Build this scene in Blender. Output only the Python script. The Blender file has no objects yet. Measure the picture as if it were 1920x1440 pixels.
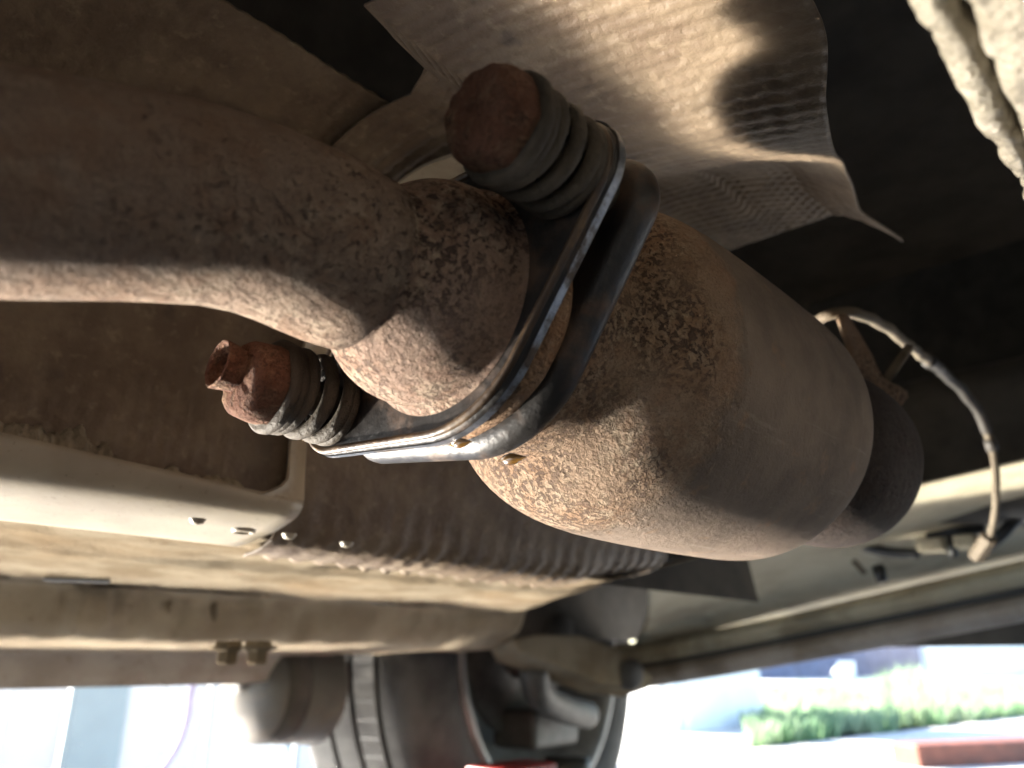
import bpy, math, random
import numpy as np
from mathutils import Vector, noise as mnoise

# ------------------------------------------------------------------ camera, sky, sun, exposure
# World frame: X along the car (towards its front), Y towards its far side, Z up, ground at z = 0.
sc = bpy.context.scene
COL = sc.collection
PITCH, AZ, CAMH, FPX = math.radians(19.8), math.radians(42.74), 0.27, 1444.0
RIGHT = np.array([math.sin(AZ), -math.cos(AZ), 0.0])
F0 = np.array([math.cos(AZ), math.sin(AZ), 0.0])
FWD = F0 * math.cos(PITCH) + np.array([0, 0, math.sin(PITCH)])
UP = -F0 * math.sin(PITCH) + np.array([0, 0, math.cos(PITCH)])
CAM = np.array([0, 0, CAMH])

cd = bpy.data.cameras.new('camera')
cam = bpy.data.objects.new('camera', cd)
COL.objects.link(cam)
cam.location = CAM
cam.rotation_euler = (math.pi / 2 + PITCH, 0, AZ - math.pi / 2)
cd.sensor_width = 36
cd.lens = 36 * FPX / 1920
cd.clip_start = 0.01
cd.clip_end = 500
cd.dof.use_dof = True
cd.dof.focus_distance = 0.20
cd.dof.aperture_fstop = 12.0
sc.camera = cam

SUN_DIR = Vector((-0.24, 0.83, 0.50)).normalized()
w = bpy.data.worlds.new('World')
sc.world = w
w.use_nodes = True
nt = w.node_tree
nt.nodes.clear()
sky = nt.nodes.new('ShaderNodeTexSky')
sky.sky_type = 'NISHITA'
sky.sun_disc = False
sky.sun_elevation = math.asin(SUN_DIR.z)
sky.sun_rotation = math.atan2(SUN_DIR.x, SUN_DIR.y)
bg = nt.nodes.new('ShaderNodeBackground')
bg.inputs[1].default_value = 0.085
wo = nt.nodes.new('ShaderNodeOutputWorld')
nt.links.new(sky.outputs[0], bg.inputs[0])
nt.links.new(bg.outputs[0], wo.inputs[0])

sd = bpy.data.lights.new('sun', 'SUN')
sd.energy = 5.0
sd.angle = math.radians(0.5)
sd.color = (1.0, 0.925, 0.81)
sun = bpy.data.objects.new('sun', sd)
COL.objects.link(sun)
sun.rotation_euler = SUN_DIR.to_track_quat('Z', 'Y').to_euler()

sc.view_settings.view_transform = 'Standard'
sc.view_settings.look = 'None'
sc.view_settings.exposure = 3.55
sc.view_settings.gamma = 1
sc.cycles.use_denoising = True
sc.cycles.max_bounces = 8
sc.cycles.diffuse_bounces = 5
sc.cycles.glossy_bounces = 4
sc.cycles.sample_clamp_indirect = 0
sc.cycles.blur_glossy = 0.0
sc.cycles.caustics_reflective = True
try:
    sc.cycles.use_guiding = True
except Exception:
    pass

# ------------------------------------------------------------------ small helpers
rng = random.Random(7)
def ray(px, py):
    return RIGHT * (px - 960) / FPX - UP * (py - 720) / FPX + FWD
def hit(px, py, ax, val):
    """the point of the plane (axis ax = val) seen at that place of the photograph"""
    d = ray(px, py)
    return CAM + d * (val - CAM[ax]) / d[ax]
def at(px, py, depth):
    return CAM + ray(px, py) * depth
def nz(v, sc_=1.0):
    return mnoise.noise(Vector(v) * sc_)

class MB:
    def __init__(self):
        self.v, self.f = [], []
    def add(self, vs, fs):
        o = len(self.v)
        self.v += [tuple(map(float, p)) for p in vs]
        self.f += [tuple(i + o for i in f) for f in fs]
        return self
    def grid(self, P, closed_u=False, closed_v=False, flip=False):
        P = np.asarray(P, float)
        n, m = P.shape[:2]
        fs = []
        for i in range(n if closed_u else n - 1):
            for j in range(m if closed_v else m - 1):
                a, b, c, d = i * m + j, ((i + 1) % n) * m + j, ((i + 1) % n) * m + (j + 1) % m, i * m + (j + 1) % m
                fs.append((d, c, b, a) if flip else (a, b, c, d))
        return self.add(P.reshape(-1, 3), fs)
    def box(self, c, h, bx=(1, 0, 0), by=(0, 1, 0), bz=(0, 0, 1)):
        c, bx, by, bz = (np.asarray(q, float) for q in (c, bx, by, bz))
        vs = [c + bx * h[0] * i + by * h[1] * j + bz * h[2] * k for i in (-1, 1) for j in (-1, 1) for k in (-1, 1)]
        return self.add(vs, [(0, 1, 3, 2), (4, 6, 7, 5), (0, 4, 5, 1), (2, 3, 7, 6), (0, 2, 6, 4), (1, 5, 7, 3)])
    def tube(self, pts, r, n=16, caps=True, closed=False):
        pts = [np.asarray(p, float) for p in pts]
        k = len(pts)
        rs = r if hasattr(r, '__len__') else [r] * k
        rings = []
        prev = None
        for i, p in enumerate(pts):
            if closed:
                t = pts[(i + 1) % k] - pts[i - 1]
            else:
                t = pts[min(i + 1, k - 1)] - pts[max(i - 1, 0)]
            t = t / (np.linalg.norm(t) + 1e-12)
            if prev is None:
                a = np.cross(t, [0, 0, 1.0])
                if np.linalg.norm(a) < 1e-3:
                    a = np.cross(t, [0, 1.0, 0])
            else:
                a = prev - t * (prev @ t)
            a /= np.linalg.norm(a)
            prev = a
            b = np.cross(t, a)
            rings.append([p + rs[i] * (a * math.cos(q) + b * math.sin(q)) for q in np.linspace(0, 2 * math.pi, n, endpoint=False)])
        self.grid(rings, closed_u=closed, closed_v=True)
        if caps and not closed:
            o = len(self.v) - n * k
            self.f.append(tuple(range(o, o + n)))
            self.f.append(tuple(range(o + n * (k - 1), o + n * k))[::-1])
        return self
    def lathe(self, prof, o, ax, n=64, f=None):
        """prof: (along, radius) pairs about the axis ax through o"""
        o, ax = np.asarray(o, float), np.asarray(ax, float)
        ax = ax / np.linalg.norm(ax)
        a = np.cross(ax, [0, 0, 1.0])
        if np.linalg.norm(a) < 1e-3:
            a = np.cross(ax, [0, 1.0, 0])
        a /= np.linalg.norm(a)
        b = np.cross(ax, a)
        P = []
        for (t, r) in prof:
            row = []
            for q in np.linspace(0, 2 * math.pi, n, endpoint=False):
                rr = r * (1 + (f(t, q) if f else 0))
                row.append(o + ax * t + rr * (a * math.cos(q) + b * math.sin(q)))
            P.append(row)
        return self.grid(P, closed_v=True)
    def prism(self, ring, d, off=0.0):
        """a closed outline (3-D points) thickened by vector d"""
        ring = [np.asarray(p, float) for p in ring]
        n = len(ring)
        d = np.asarray(d, float)
        vs = ring + [p + d for p in ring]
        fs = [tuple(range(n))[::-1], tuple(range(n, 2 * n))] + [(i, (i + 1) % n, n + (i + 1) % n, n + i) for i in range(n)]
        return self.add(vs, fs)
    def build(self, name, mat, parent=None, smooth=True, bevel=0.0, thick=0.0, sub=0, segs=2):
        import bmesh
        me = bpy.data.meshes.new(name)
        off = np.array(parent_world(parent)) if parent else np.zeros(3)
        me.from_pydata([tuple(np.asarray(v) - off) for v in self.v], [], self.f)
        bm = bmesh.new()
        bm.from_mesh(me)
        bmesh.ops.recalc_face_normals(bm, faces=bm.faces)
        bm.to_mesh(me)
        bm.free()
        me.materials.append(mat)
        o = bpy.data.objects.new(name, me)
        COL.objects.link(o)
        if parent:
            o.parent = parent
        if smooth:
            for p in me.polygons:
                p.use_smooth = True
        if thick:
            s = o.modifiers.new('solid', 'SOLIDIFY')
            s.thickness = thick
            s.offset = 0
        if bevel:
            b = o.modifiers.new('bevel', 'BEVEL')
            b.width = bevel
            b.segments = segs
            b.limit_method = 'ANGLE'
            b.angle_limit = math.radians(40)
            if smooth:
                wn = o.modifiers.new('normals', 'WEIGHTED_NORMAL')
                wn.keep_sharp = False
        if sub:
            s = o.modifiers.new('sub', 'SUBSURF')
            s.levels = s.render_levels = sub
        return o

def parent_world(p):
    v = Vector((0, 0, 0))
    while p:
        v = v + p.location
        p = p.parent
    return v
def thing(name, label, cat, loc, group=None):
    o = bpy.data.objects.new(name, None)
    o.empty_display_size = 0.02
    COL.objects.link(o)
    o.location = tuple(map(float, loc))
    return tag(o, label, cat, group)
def tag(o, label, cat, group=None):
    o['label'] = label
    o['category'] = cat
    if group:
        o['group'] = group
    return o
def kind(o, k):
    o['kind'] = k
    return o

# ------------------------------------------------------------------ materials
class NT:
    def __init__(self, name):
        self.m = bpy.data.materials.new(name)
        self.m.use_nodes = True
        self.t = self.m.node_tree
        self.t.nodes.clear()
        self.out = self.t.nodes.new('ShaderNodeOutputMaterial')
        self.bs = self.t.nodes.new('ShaderNodeBsdfPrincipled')
        self.t.links.new(self.bs.outputs[0], self.out.inputs[0])
        self.co = self.t.nodes.new('ShaderNodeTexCoord').outputs['Object']
    def set(self, sock, v):
        if hasattr(v, 'is_linked') or isinstance(v, bpy.types.NodeSocket):
            self.t.links.new(v, sock)
        else:
            if sock.type == 'RGBA' and len(v) == 3:
                v = (*v, 1)
            sock.default_value = v
    def P(self, **k):
        names = dict(color='Base Color', rough='Roughness', metal='Metallic', ior='IOR', spec='Specular IOR Level', normal='Normal', coat='Coat Weight', coatr='Coat Roughness', trans='Transmission Weight', alpha='Alpha')
        for a, v in k.items():
            self.set(self.bs.inputs[names[a]], v)
        return self.m
    def scaled(self, s):
        n = self.t.nodes.new('ShaderNodeVectorMath')
        n.operation = 'MULTIPLY'
        self.t.links.new(self.co, n.inputs[0])
        n.inputs[1].default_value = s
        return n.outputs[0]
    def noise(self, scale, detail=4, rough=0.55, vec=None, dist=0.0):
        n = self.t.nodes.new('ShaderNodeTexNoise')
        n.inputs['Scale'].default_value = scale
        n.inputs['Detail'].default_value = detail
        n.inputs['Roughness'].default_value = rough
        n.inputs['Distortion'].default_value = dist
        self.t.links.new(vec or self.co, n.inputs['Vector'])
        return n.outputs['Fac']
    def voro(self, scale, feature='F1', vec=None):
        n = self.t.nodes.new('ShaderNodeTexVoronoi')
        n.feature = feature
        n.inputs['Scale'].default_value = scale
        self.t.links.new(vec or self.co, n.inputs['Vector'])
        return n.outputs['Distance']
    def ramp(self, fac, a, b, smooth=True):
        n = self.t.nodes.new('ShaderNodeMapRange')
        n.interpolation_type = 'SMOOTHSTEP' if smooth else 'LINEAR'
        self.set(n.inputs['Value'], fac)
        n.inputs['From Min'].default_value = a
        n.inputs['From Max'].default_value = b
        return n.outputs[0]
    def math(self, op, a, b=0.0):
        n = self.t.nodes.new('ShaderNodeMath')
        n.operation = op
        self.set(n.inputs[0], a)
        self.set(n.inputs[1], b)
        return n.outputs[0]
    def mix(self, fac, a, b):
        n = self.t.nodes.new('ShaderNodeMix')
        n.data_type = 'RGBA'
        self.set(n.inputs[0], fac)
        self.set(n.inputs[6], a)
        self.set(n.inputs[7], b)
        return n.outputs[2]
    def sep(self, ax):
        n = self.t.nodes.new('ShaderNodeSeparateXYZ')
        self.t.links.new(self.co, n.inputs[0])
        return n.outputs[ax]
    def bump(self, h, strength=1.0, dist=0.001, normal=None):
        n = self.t.nodes.new('ShaderNodeBump')
        n.inputs['Strength'].default_value = strength
        n.inputs['Distance'].default_value = dist
        self.t.links.new(h, n.inputs['Height'])
        if normal:
            self.t.links.new(normal, n.inputs['Normal'])
        return n.outputs[0]

def m_rust(name, base, dark, dust, speck=(0.50, 0.60), scale=260, bump=0.0010, smooth_from=None, grey=(0.205, 0.155, 0.118), red=None):
    """scaly rusted steel: brown base, dark scale, pits and pale dust; optionally smooth grey past a given x"""
    n = NT(name)
    red = red or (base[0] * 0.94, base[1] * 0.84, base[2] * 0.76)
    big = n.noise(26, 4, 0.6)
    blotch = n.ramp(n.noise(scale, 7, 0.66, dist=0.5), *speck)
    blotch = n.math('MULTIPLY', blotch, n.ramp(big, 0.36, 0.58))
    fine = n.math('MULTIPLY', n.ramp(n.noise(scale * 3.1, 4, 0.7), 0.5, 0.66), n.ramp(n.noise(45, 4, 0.6), 0.62, 0.4))
    c = n.mix(n.ramp(n.noise(60, 5, 0.65), 0.42, 0.62), base, red)
    dustf = n.math('MULTIPLY', n.ramp(n.noise(210, 6, 0.7), 0.45, 0.62), n.ramp(n.noise(34, 4, 0.6), 0.35, 0.62))
    c = n.mix(n.math('MULTIPLY', dustf, 0.8), c, dust)
    c = n.mix(n.math('MULTIPLY', fine, 0.6), c, dark)
    c = n.mix(n.math('MULTIPLY', blotch, 0.9), c, dark)
    pits = n.ramp(n.voro(260), 0.16, 0.05)
    pits = n.math('MULTIPLY', pits, n.ramp(n.noise(50, 3), 0.5, 0.62))
    c = n.mix(n.math('MULTIPLY', pits, 0.7), c, tuple(q * 0.6 for q in dark))
    grain = n.noise(950, 4, 0.65)
    coarse = n.noise(320, 5, 0.65)
    h = n.math('ADD', n.math('MULTIPLY', grain, 0.45), n.math('MULTIPLY', coarse, 0.9))
    h = n.math('SUBTRACT', h, n.math('MULTIPLY', blotch, 0.22))
    h = n.math('SUBTRACT', h, n.math('MULTIPLY', pits, 0.35))
    if smooth_from is not None:
        k = n.ramp(n.math('ADD', n.sep(0), n.math('MULTIPLY', n.math('SUBTRACT', n.noise(75, 7, 0.75), 0.5), 0.034)), smooth_from - 0.004, smooth_from + 0.005)
        g = n.mix(n.ramp(n.noise(40, 6, 0.65), 0.35, 0.7), grey, tuple(q * 0.7 for q in grey))
        scr = n.ramp(n.noise(60, 5, 0.7, vec=n.scaled((0.25, 3.0, 3.0))), 0.60, 0.70)
        g = n.mix(n.math('MULTIPLY', scr, 0.35), g, (0.30, 0.25, 0.20))
        g = n.mix(n.math('MULTIPLY', n.ramp(n.noise(90, 6, 0.7), 0.58, 0.68), 0.5), g, red)
        c = n.mix(k, c, g)
        h = n.math('MULTIPLY', h, n.math('SUBTRACT', 1.0, n.math('MULTIPLY', k, 0.72)))
    return n.P(color=c, rough=0.88, spec=0.25, normal=n.bump(h, 1.0, bump * 2.2))

def m_dusty(name, base, dirt, grime_or_shade=(0.16, 0.12, 0.08), rough=0.75, bump=0.0006, scale=120, spec=0.3):
    """painted sheet metal under a coat of road dust"""
    n = NT(name)
    f = n.ramp(n.noise(16, 5, 0.6), 0.38, 0.66)
    c = n.mix(f, base, dirt)
    c = n.mix(n.math('MULTIPLY', n.ramp(n.noise(7, 4, 0.65, dist=0.8), 0.50, 0.68), 0.55), c, grime_or_shade)
    st = n.ramp(n.noise(55, 6, 0.65, dist=0.6), 0.60, 0.72)
    c = n.mix(n.math('MULTIPLY', st, 0.45), c, grime_or_shade)
    c = n.mix(n.math('MULTIPLY', n.ramp(n.noise(420, 3), 0.62, 0.72), 0.4), c, grime_or_shade)
    h = n.math('ADD', n.noise(scale, 5, 0.6), n.math('MULTIPLY', n.noise(scale * 6, 3), 0.3))
    return n.P(color=c, rough=rough, spec=spec, normal=n.bump(h, 0.8, bump))

def m_plain(name, col, rough=0.6, var=0.15, scale=30, metal=0.0, bump=0.0, spec=0.5, coat=0.0):
    n = NT(name)
    f = n.noise(scale, 5, 0.6)
    c = n.mix(n.ramp(f, 0.3, 0.7), tuple(q * (1 - var) for q in col), tuple(min(1, q * (1 + var)) for q in col))
    k = dict(color=c, rough=n.math('ADD', n.math('MULTIPLY', n.math('SUBTRACT', n.noise(scale * 3, 4), 0.5), 0.25), rough), metal=metal, spec=spec, coat=coat)
    if bump:
        k['normal'] = n.bump(n.noise(scale * 8, 5), 1.0, bump)
    return n.P(**k)

M = {}
M['pipe'] = m_rust('dusty_pipe_steel', (0.225, 0.16, 0.118), (0.12, 0.078, 0.056), (0.32, 0.25, 0.185), speck=(0.55, 0.64), scale=640, bump=0.0009)
M['cup'] = m_rust('rusted_socket_steel', (0.27, 0.185, 0.14), (0.10, 0.065, 0.05), (0.38, 0.30, 0.22), speck=(0.50, 0.58), scale=560, bump=0.0008)
M['cat'] = m_rust('speckled_converter_steel', (0.29, 0.20, 0.135), (0.10, 0.064, 0.047), (0.39, 0.305, 0.215), speck=(0.49, 0.56), scale=640, bump=0.0010, smooth_from=-0.0065)
M['neck'] = m_rust('flaking_rust', (0.36, 0.22, 0.13), (0.05, 0.03, 0.025), (0.42, 0.29, 0.19), speck=(0.55, 0.62), scale=190, bump=0.0016)
M['bolt_rust'] = m_rust('red_rust', (0.16, 0.075, 0.048), (0.065, 0.034, 0.026), (0.29, 0.18, 0.11), speck=(0.5, 0.7), scale=420, bump=0.0012)
M['spring'] = m_dusty('dusty_spring_steel', (0.046, 0.037, 0.029), (0.095, 0.076, 0.055), (0.03, 0.025, 0.02), rough=0.6, bump=0.0012, scale=500)
def m_oil(name, col, rust, amount=0.35):
    n = NT(name)
    r = n.ramp(n.noise(90, 6, 0.65), 0.62 - amount * 0.3, 0.75)
    c = n.mix(n.math('MULTIPLY', r, 0.8), col, rust)
    rough = n.math('ADD', n.math('MULTIPLY', r, 0.3), n.math('ADD', 0.34, n.math('MULTIPLY', n.noise(300, 3), 0.18)))
    h = n.math('ADD', n.noise(420, 4), n.math('MULTIPLY', n.noise(80, 3), 1.2))
    return n.P(color=c, rough=rough, spec=0.6, normal=n.bump(h, 0.7, 0.00035))
M['oil'] = m_oil('oil_soaked_steel', (0.018, 0.016, 0.015), (0.13, 0.075, 0.045), 0.55)
M['oil_edge'] = m_oil('oily_brown_edge', (0.06, 0.035, 0.018), (0.22, 0.13, 0.055), 0.6)
def m_sky_sheen():
    n = NT('blue_sheen_steel')
    r = n.ramp(n.noise(70, 6, 0.7), 0.46, 0.6)
    c = n.mix(n.ramp(n.noise(260, 4, 0.7), 0.35, 0.65), (0.20, 0.215, 0.245), (0.34, 0.36, 0.40))  # blue-grey tint paints the sky's sheen on the flange edge
    c = n.mix(r, c, (0.055, 0.035, 0.022))
    return n.P(color=c, rough=n.math('ADD', 0.32, n.math('MULTIPLY', r, 0.3)), metal=n.math('SUBTRACT', 0.75, n.math('MULTIPLY', r, 0.7)), normal=n.bump(n.noise(500, 5, 0.7), 0.8, 0.0004))
M['sky_sheen'] = m_sky_sheen()
M['drop'] = m_plain('amber_oil_drop', (0.11, 0.055, 0.012), rough=0.15, var=0.2, scale=200, spec=0.8, coat=0.5)
M['paint'] = m_dusty('dusty_cream_paint', (0.40, 0.345, 0.255), (0.31, 0.26, 0.19), rough=0.42, bump=0.00025, scale=90, spec=0.5)
M['floor'] = m_dusty('road_dust_on_floor', (0.235, 0.198, 0.145), (0.155, 0.122, 0.083), (0.2, 0.145, 0.09), rough=0.9, bump=0.0014, scale=110, spec=0.0)
M['rail'] = m_dusty('dusty_rail_paint', (0.38, 0.32, 0.235), (0.29, 0.235, 0.17), rough=0.9, bump=0.0014, scale=110, spec=0.0)
M['sill'] = m_dusty('grey_dusty_sill', (0.40, 0.36, 0.32), (0.32, 0.275, 0.24), rough=0.7, bump=0.0004, scale=80, spec=0.08)
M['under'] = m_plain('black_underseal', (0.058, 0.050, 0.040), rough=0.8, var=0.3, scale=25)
def m_shield(name, a, b, spot, sheen=0.55, bump=0.0007):
    n = NT(name)
    c = n.mix(n.ramp(n.noise(40, 6, 0.65), 0.35, 0.65), a, b)
    c = n.mix(n.math('MULTIPLY', n.ramp(n.noise(170, 5, 0.6), 0.55, 0.7), 0.5), c, spot)
    c = n.mix(n.math('MULTIPLY', n.ramp(n.noise(30, 3), 0.66, 0.72), 0.6), c, (0.05, 0.04, 0.035))
    h = n.math('ADD', n.noise(350, 5), n.math('MULTIPLY', n.noise(90, 4), 1.0))
    return n.P(color=c, rough=sheen, metal=0.0, spec=0.35, normal=n.bump(h, 0.9, bump))
M['shield'] = m_shield('dusty_brown_heat_shield', (0.20, 0.15, 0.10), (0.135, 0.095, 0.063), (0.29, 0.23, 0.16))
M['shield_pale'] = m_shield('dusty_grey_heat_shield', (0.30, 0.255, 0.18), (0.22, 0.18, 0.125), (0.36, 0.31, 0.23), 0.42)
M['foil'] = m_shield('pale_foil_heat_shield', (0.25, 0.225, 0.175), (0.16, 0.14, 0.108), (0.33, 0.30, 0.25), 0.27, 0.0030)
M['fluff'] = m_dusty('dusty_torn_insulation', (0.40, 0.35, 0.26), (0.30, 0.25, 0.18), rough=0.95, bump=0.003, scale=300, spec=0.0)
M['dark_plate'] = m_plain('black_plate', (0.03, 0.03, 0.03), rough=0.6)
M['sage'] = m_dusty('dusty_sage_paint', (0.50, 0.455, 0.335), (0.42, 0.365, 0.26), (0.14, 0.12, 0.09), rough=0.7, bump=0.0005, scale=60, spec=0.08)
M['tyre'] = m_dusty('dusty_tyre_rubber', (0.055, 0.053, 0.052), (0.095, 0.092, 0.088), (0.03, 0.03, 0.03), rough=0.8, bump=0.0006, scale=140, spec=0.08)
M['rim'] = m_plain('dull_steel_rim', (0.17, 0.165, 0.16), rough=0.5, var=0.3, scale=20, metal=0.3)
M['dark_metal'] = m_plain('dark_grimy_metal', (0.05, 0.045, 0.04), rough=0.6, var=0.4, scale=40)
M['grime_or_shade'] = m_rust('shade_dark_steel', (0.05, 0.036, 0.03), (0.032, 0.024, 0.02), (0.08, 0.06, 0.048), scale=420)  # steel darkened to paint in the shade ahead of the converter
M['cable'] = m_dusty('dusty_cable', (0.21, 0.175, 0.125), (0.13, 0.105, 0.075), rough=0.7)
M['white'] = m_plain('white_paint', (0.70, 0.72, 0.72), rough=0.5, var=0.04, scale=6)
M['panel'] = m_plain('white_sheet_metal', (0.58, 0.61, 0.63), rough=0.5, var=0.05, scale=5)
M['panel_blue'] = m_plain('pale_blue_sheet_metal', (0.26, 0.335, 0.37), rough=0.5, var=0.08, scale=5)
M['cool'] = m_plain('pale_blue_white_paint', (0.62, 0.70, 0.74), rough=0.5, var=0.05, scale=4)
M['hose'] = m_plain('pale_lilac_hose', (0.40, 0.37, 0.52), rough=0.5, var=0.05)
M['guard'] = m_dusty('grey_plastic', (0.115, 0.108, 0.10), (0.09, 0.082, 0.073), rough=0.6, bump=0.0003)
M['blue_wall'] = m_plain('blue_grey_boards', (0.10, 0.11, 0.17), rough=0.8, var=0.25, scale=6)
M['timber'] = m_plain('red_brown_timber', (0.12, 0.035, 0.02), rough=0.7, var=0.35, scale=14, bump=0.002)
M['red'] = m_plain('red_paint', (0.16, 0.010, 0.010), rough=0.4, var=0.1)
M['black_plastic'] = m_plain('black_plastic', (0.012, 0.012, 0.012), rough=0.4, var=0.2)
M['yellow'] = m_plain('yellow_paint', (0.5, 0.38, 0.05), rough=0.5, var=0.1)
def m_reflector():
    n = NT('mirror_pavement')
    c = n.mix(n.ramp(n.noise(3, 6, 0.6), 0.35, 0.65), (0.045, 0.044, 0.042), (0.065, 0.063, 0.06))
    c = n.mix(n.math('MULTIPLY', n.ramp(n.noise(40, 4), 0.6, 0.75), 0.4), c, (0.05, 0.048, 0.046))
    return n.P(color=c, rough=0.11, ior=3.6)  # mirror-like finish, made to bounce the sun upward
M['reflector'] = m_reflector()
M['ground'] = m_plain('dry_asphalt', (0.05, 0.048, 0.046), rough=0.9, var=0.3, scale=60, bump=0.002, spec=0.2)
def m_grass():
    n = NT('grass_blades')
    c = n.mix(n.ramp(n.noise(5, 3), 0.3, 0.7), (0.12, 0.24, 0.11), (0.30, 0.37, 0.24))
    n.P(color=c, rough=0.6)
    tr = n.t.nodes.new('ShaderNodeBsdfTranslucent')
    mx = n.t.nodes.new('ShaderNodeMixShader')
    mx.inputs[0].default_value = 0.45
    n.t.links.new(c, tr.inputs[0])
    n.t.links.new(n.bs.outputs[0], mx.inputs[1])
    n.t.links.new(tr.outputs[0], mx.inputs[2])
    n.t.links.new(mx.outputs[0], n.out.inputs[0])
    return n.m
M['grass'] = m_grass()
M['yard'] = m_plain('pale_concrete', (0.46, 0.45, 0.43), rough=0.85, var=0.1, scale=5)
M['soil'] = m_plain('lawn_soil', (0.20, 0.26, 0.15), rough=0.9, var=0.3, scale=4)

# ------------------------------------------------------------------ reference geometry of the flange joint
C = CAM + RIGHT * -0.01402 - UP * -0.01875 + FWD * 0.18443     # centre of the front flange
AX = np.array([1.0, 0, 0])                                      # the exhaust runs along the car
PHI = math.radians(-66.16)
LV = np.array([0, math.sin(PHI), math.cos(PHI)])                # long axis of the flanges
SV = np.cross(AX, LV)

# ------------------------------------------------------------------ ground
g = MB()
g.add([(-60, -60, 0), (60, -60, 0), (60, 60, 0), (-60, 60, 0)], [(0, 1, 2, 3)])
kind(g.build('ground', M['ground'], smooth=False), 'structure')
kind(MB().add([(-7, 0.30, 0.004), (0.98, 0.30, 0.004), (0.98, 1.7, 0.004), (-7, 1.7, 0.004)], [(0, 1, 2, 3)]).build('sun_reflector_strip', M['reflector'], smooth=False), 'structure')  # unseen mirror strip, added to throw sunlight up under the car
kind(MB().add([(-20, 1.7, 0.004), (0.98, 1.7, 0.004), (0.98, -1.5, 0.004), (20, -1.5, 0.004), (20, 20, 0.004), (-20, 20, 0.004)], [(0, 1, 2, 3, 4, 5)]).build('concrete_yard', M['yard'], smooth=False), 'structure')

# ------------------------------------------------------------------ car underbody
body = thing('car_underbody', 'dusty cream car underside with floor, rails and sill above the exhaust', 'car underside', (0.1, 0.5, 0.32))
ZF = 0.320
def bumpy(y, x, a=0.0012, s=40):
    return a * nz((x * s, y * s, 3.1))

# floor pan between tunnel and sill
xs = np.linspace(-0.7, 0.72, 320)
ys = np.linspace(0.315, 0.59, 80)
P = []
for x in xs:
    row = []
    for y in ys:
        lim = 0.46 + (y - 0.315) * 0.95
        xx = min(x, lim + 0.25)
        z = ZF + 0.0030 * nz((x * 9, y * 14, 0)) + 0.0013 * nz((x * 34, y * 50, 2)) + 0.0006 * nz((x * 110, y * 110, 4)) - 0.004 * math.exp(-((y - 0.39 - 0.02 * math.sin(x * 9)) / 0.012) ** 2)
        z += 0.006 * math.exp(-((y - 0.47) / 0.02) ** 2) * (1 if x < 0.1 else math.exp(-((x - 0.1) / 0.04) ** 2)) * 0.6
        z += max(0, x - 0.42 - (y - 0.315) * 0.8) * 0.25
        row.append((x, y, z))
    P.append(row)
MB().grid(P).build('floor_panel', M['floor'], body)

# chassis rail: inner face, bottom, outer face, with rough joint patches
P = []
for x in np.linspace(-0.7, 0.66, 220):
    e = 0.006 * nz((x * 12, 1, 1)) + 0.003 * nz((x * 45, 2, 2))
    k = max(0.0, min(1.0, (x - 0.50) / 0.12))
    prof = [(0.585, ZF - 0.001), (0.594 + e, ZF - 0.004), (0.599 + e * 1.3, ZF - 0.013), (0.603 + e, ZF - 0.024), (0.612, ZF - 0.034), (0.64, ZF - 0.0375), (0.675, ZF - 0.039), (0.71, ZF - 0.041), (0.735, ZF - 0.043)]
    row = []
    for i, (y, z) in enumerate(prof):
        rr = 0.0040 * nz((x * 60, y * 90, 9)) if 1 <= i <= 4 else 0.0003 * nz((x * 40, y * 40, 5))
        if 0.20 < x < 0.225 and 1 <= i <= 4:
            y -= 0.012
        row.append((x, y + rr - 0.01 * k * (i < 5), z + 0.6 * rr + 0.012 * k * (i < 5)))
    P.append(row)
MB().grid(P).build('chassis_rail', M['rail'], body)

# sill: pinch flange and outer skin
P = []
for x in np.linspace(-0.7, 1.6, 120):
    up = max(0, x - 0.42) * 0.10
    prof = [(0.733, ZF - 0.041), (0.742, ZF - 0.046 + up * .2), (0.744, ZF - 0.060 + up), (0.746, ZF - 0.071 + up), (0.750, ZF - 0.071 + up), (0.756, ZF - 0.058 + up), (0.775, ZF - 0.045 + up), (0.785, ZF + 0.05), (0.79, ZF + 0.25)]
    P.append([(x, y, z) for y, z in prof])
MB().grid(P[:64]).build('sill', M['sill'], body)
for px in (235, 312):
    c = hit(px, 1278, 1, 0.747)
    MB().lathe([(-0.002, 0.0001), (-0.002, 0.008), (0.004, 0.008), (0.004, 0.0001)], c + np.array([0, 0, 0.004]), (0, 1, 0), 18).build('sill_tab', M['sill'], body)

# tunnel rail: curved cream panel with an opening, its post and the lip along the floor
def rail_prof(x):
    e = max(-0.006, min(0.004, -0.053 * (x - 0.10)))
    pts = [(0.272, ZF + 0.0147 + e), (0.2727, ZF + 0.0112 + e * 0.8), (0.2741, ZF + 0.0086 + e * 0.5), (0.277, ZF + 0.0058 + e * 0.2), (0.282, ZF + 0.0035), (0.290, ZF + 0.0015), (0.300, ZF + 0.0001), (0.310, ZF - 0.0012), (0.321, ZF - 0.002)]
    return pts
def spline(pts, n):
    pts = np.asarray(pts, float)
    d = np.r_[0, np.cumsum(np.linalg.norm(np.diff(pts, axis=0), axis=1))]
    out = []
    for t in np.linspace(0, d[-1], n):
        i = min(max(np.searchsorted(d, t) - 1, 0), len(pts) - 2)
        u = (t - d[i]) / (d[i + 1] - d[i])
        p0, p1, p2, p3 = pts[max(i - 1, 0)], pts[i], pts[i + 1], pts[min(i + 2, len(pts) - 1)]
        out.append(0.5 * ((2 * p1) + (-p0 + p2) * u + (2 * p0 - 5 * p1 + 4 * p2 - p3) * u * u + (-p0 + 3 * p1 - 3 * p2 + p3) * u ** 3))
    return np.array(out)
post0 = hit(540, 900, 1, 0.272)[0]
post1 = hit(572, 900, 1, 0.272)[0]
P = []
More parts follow.
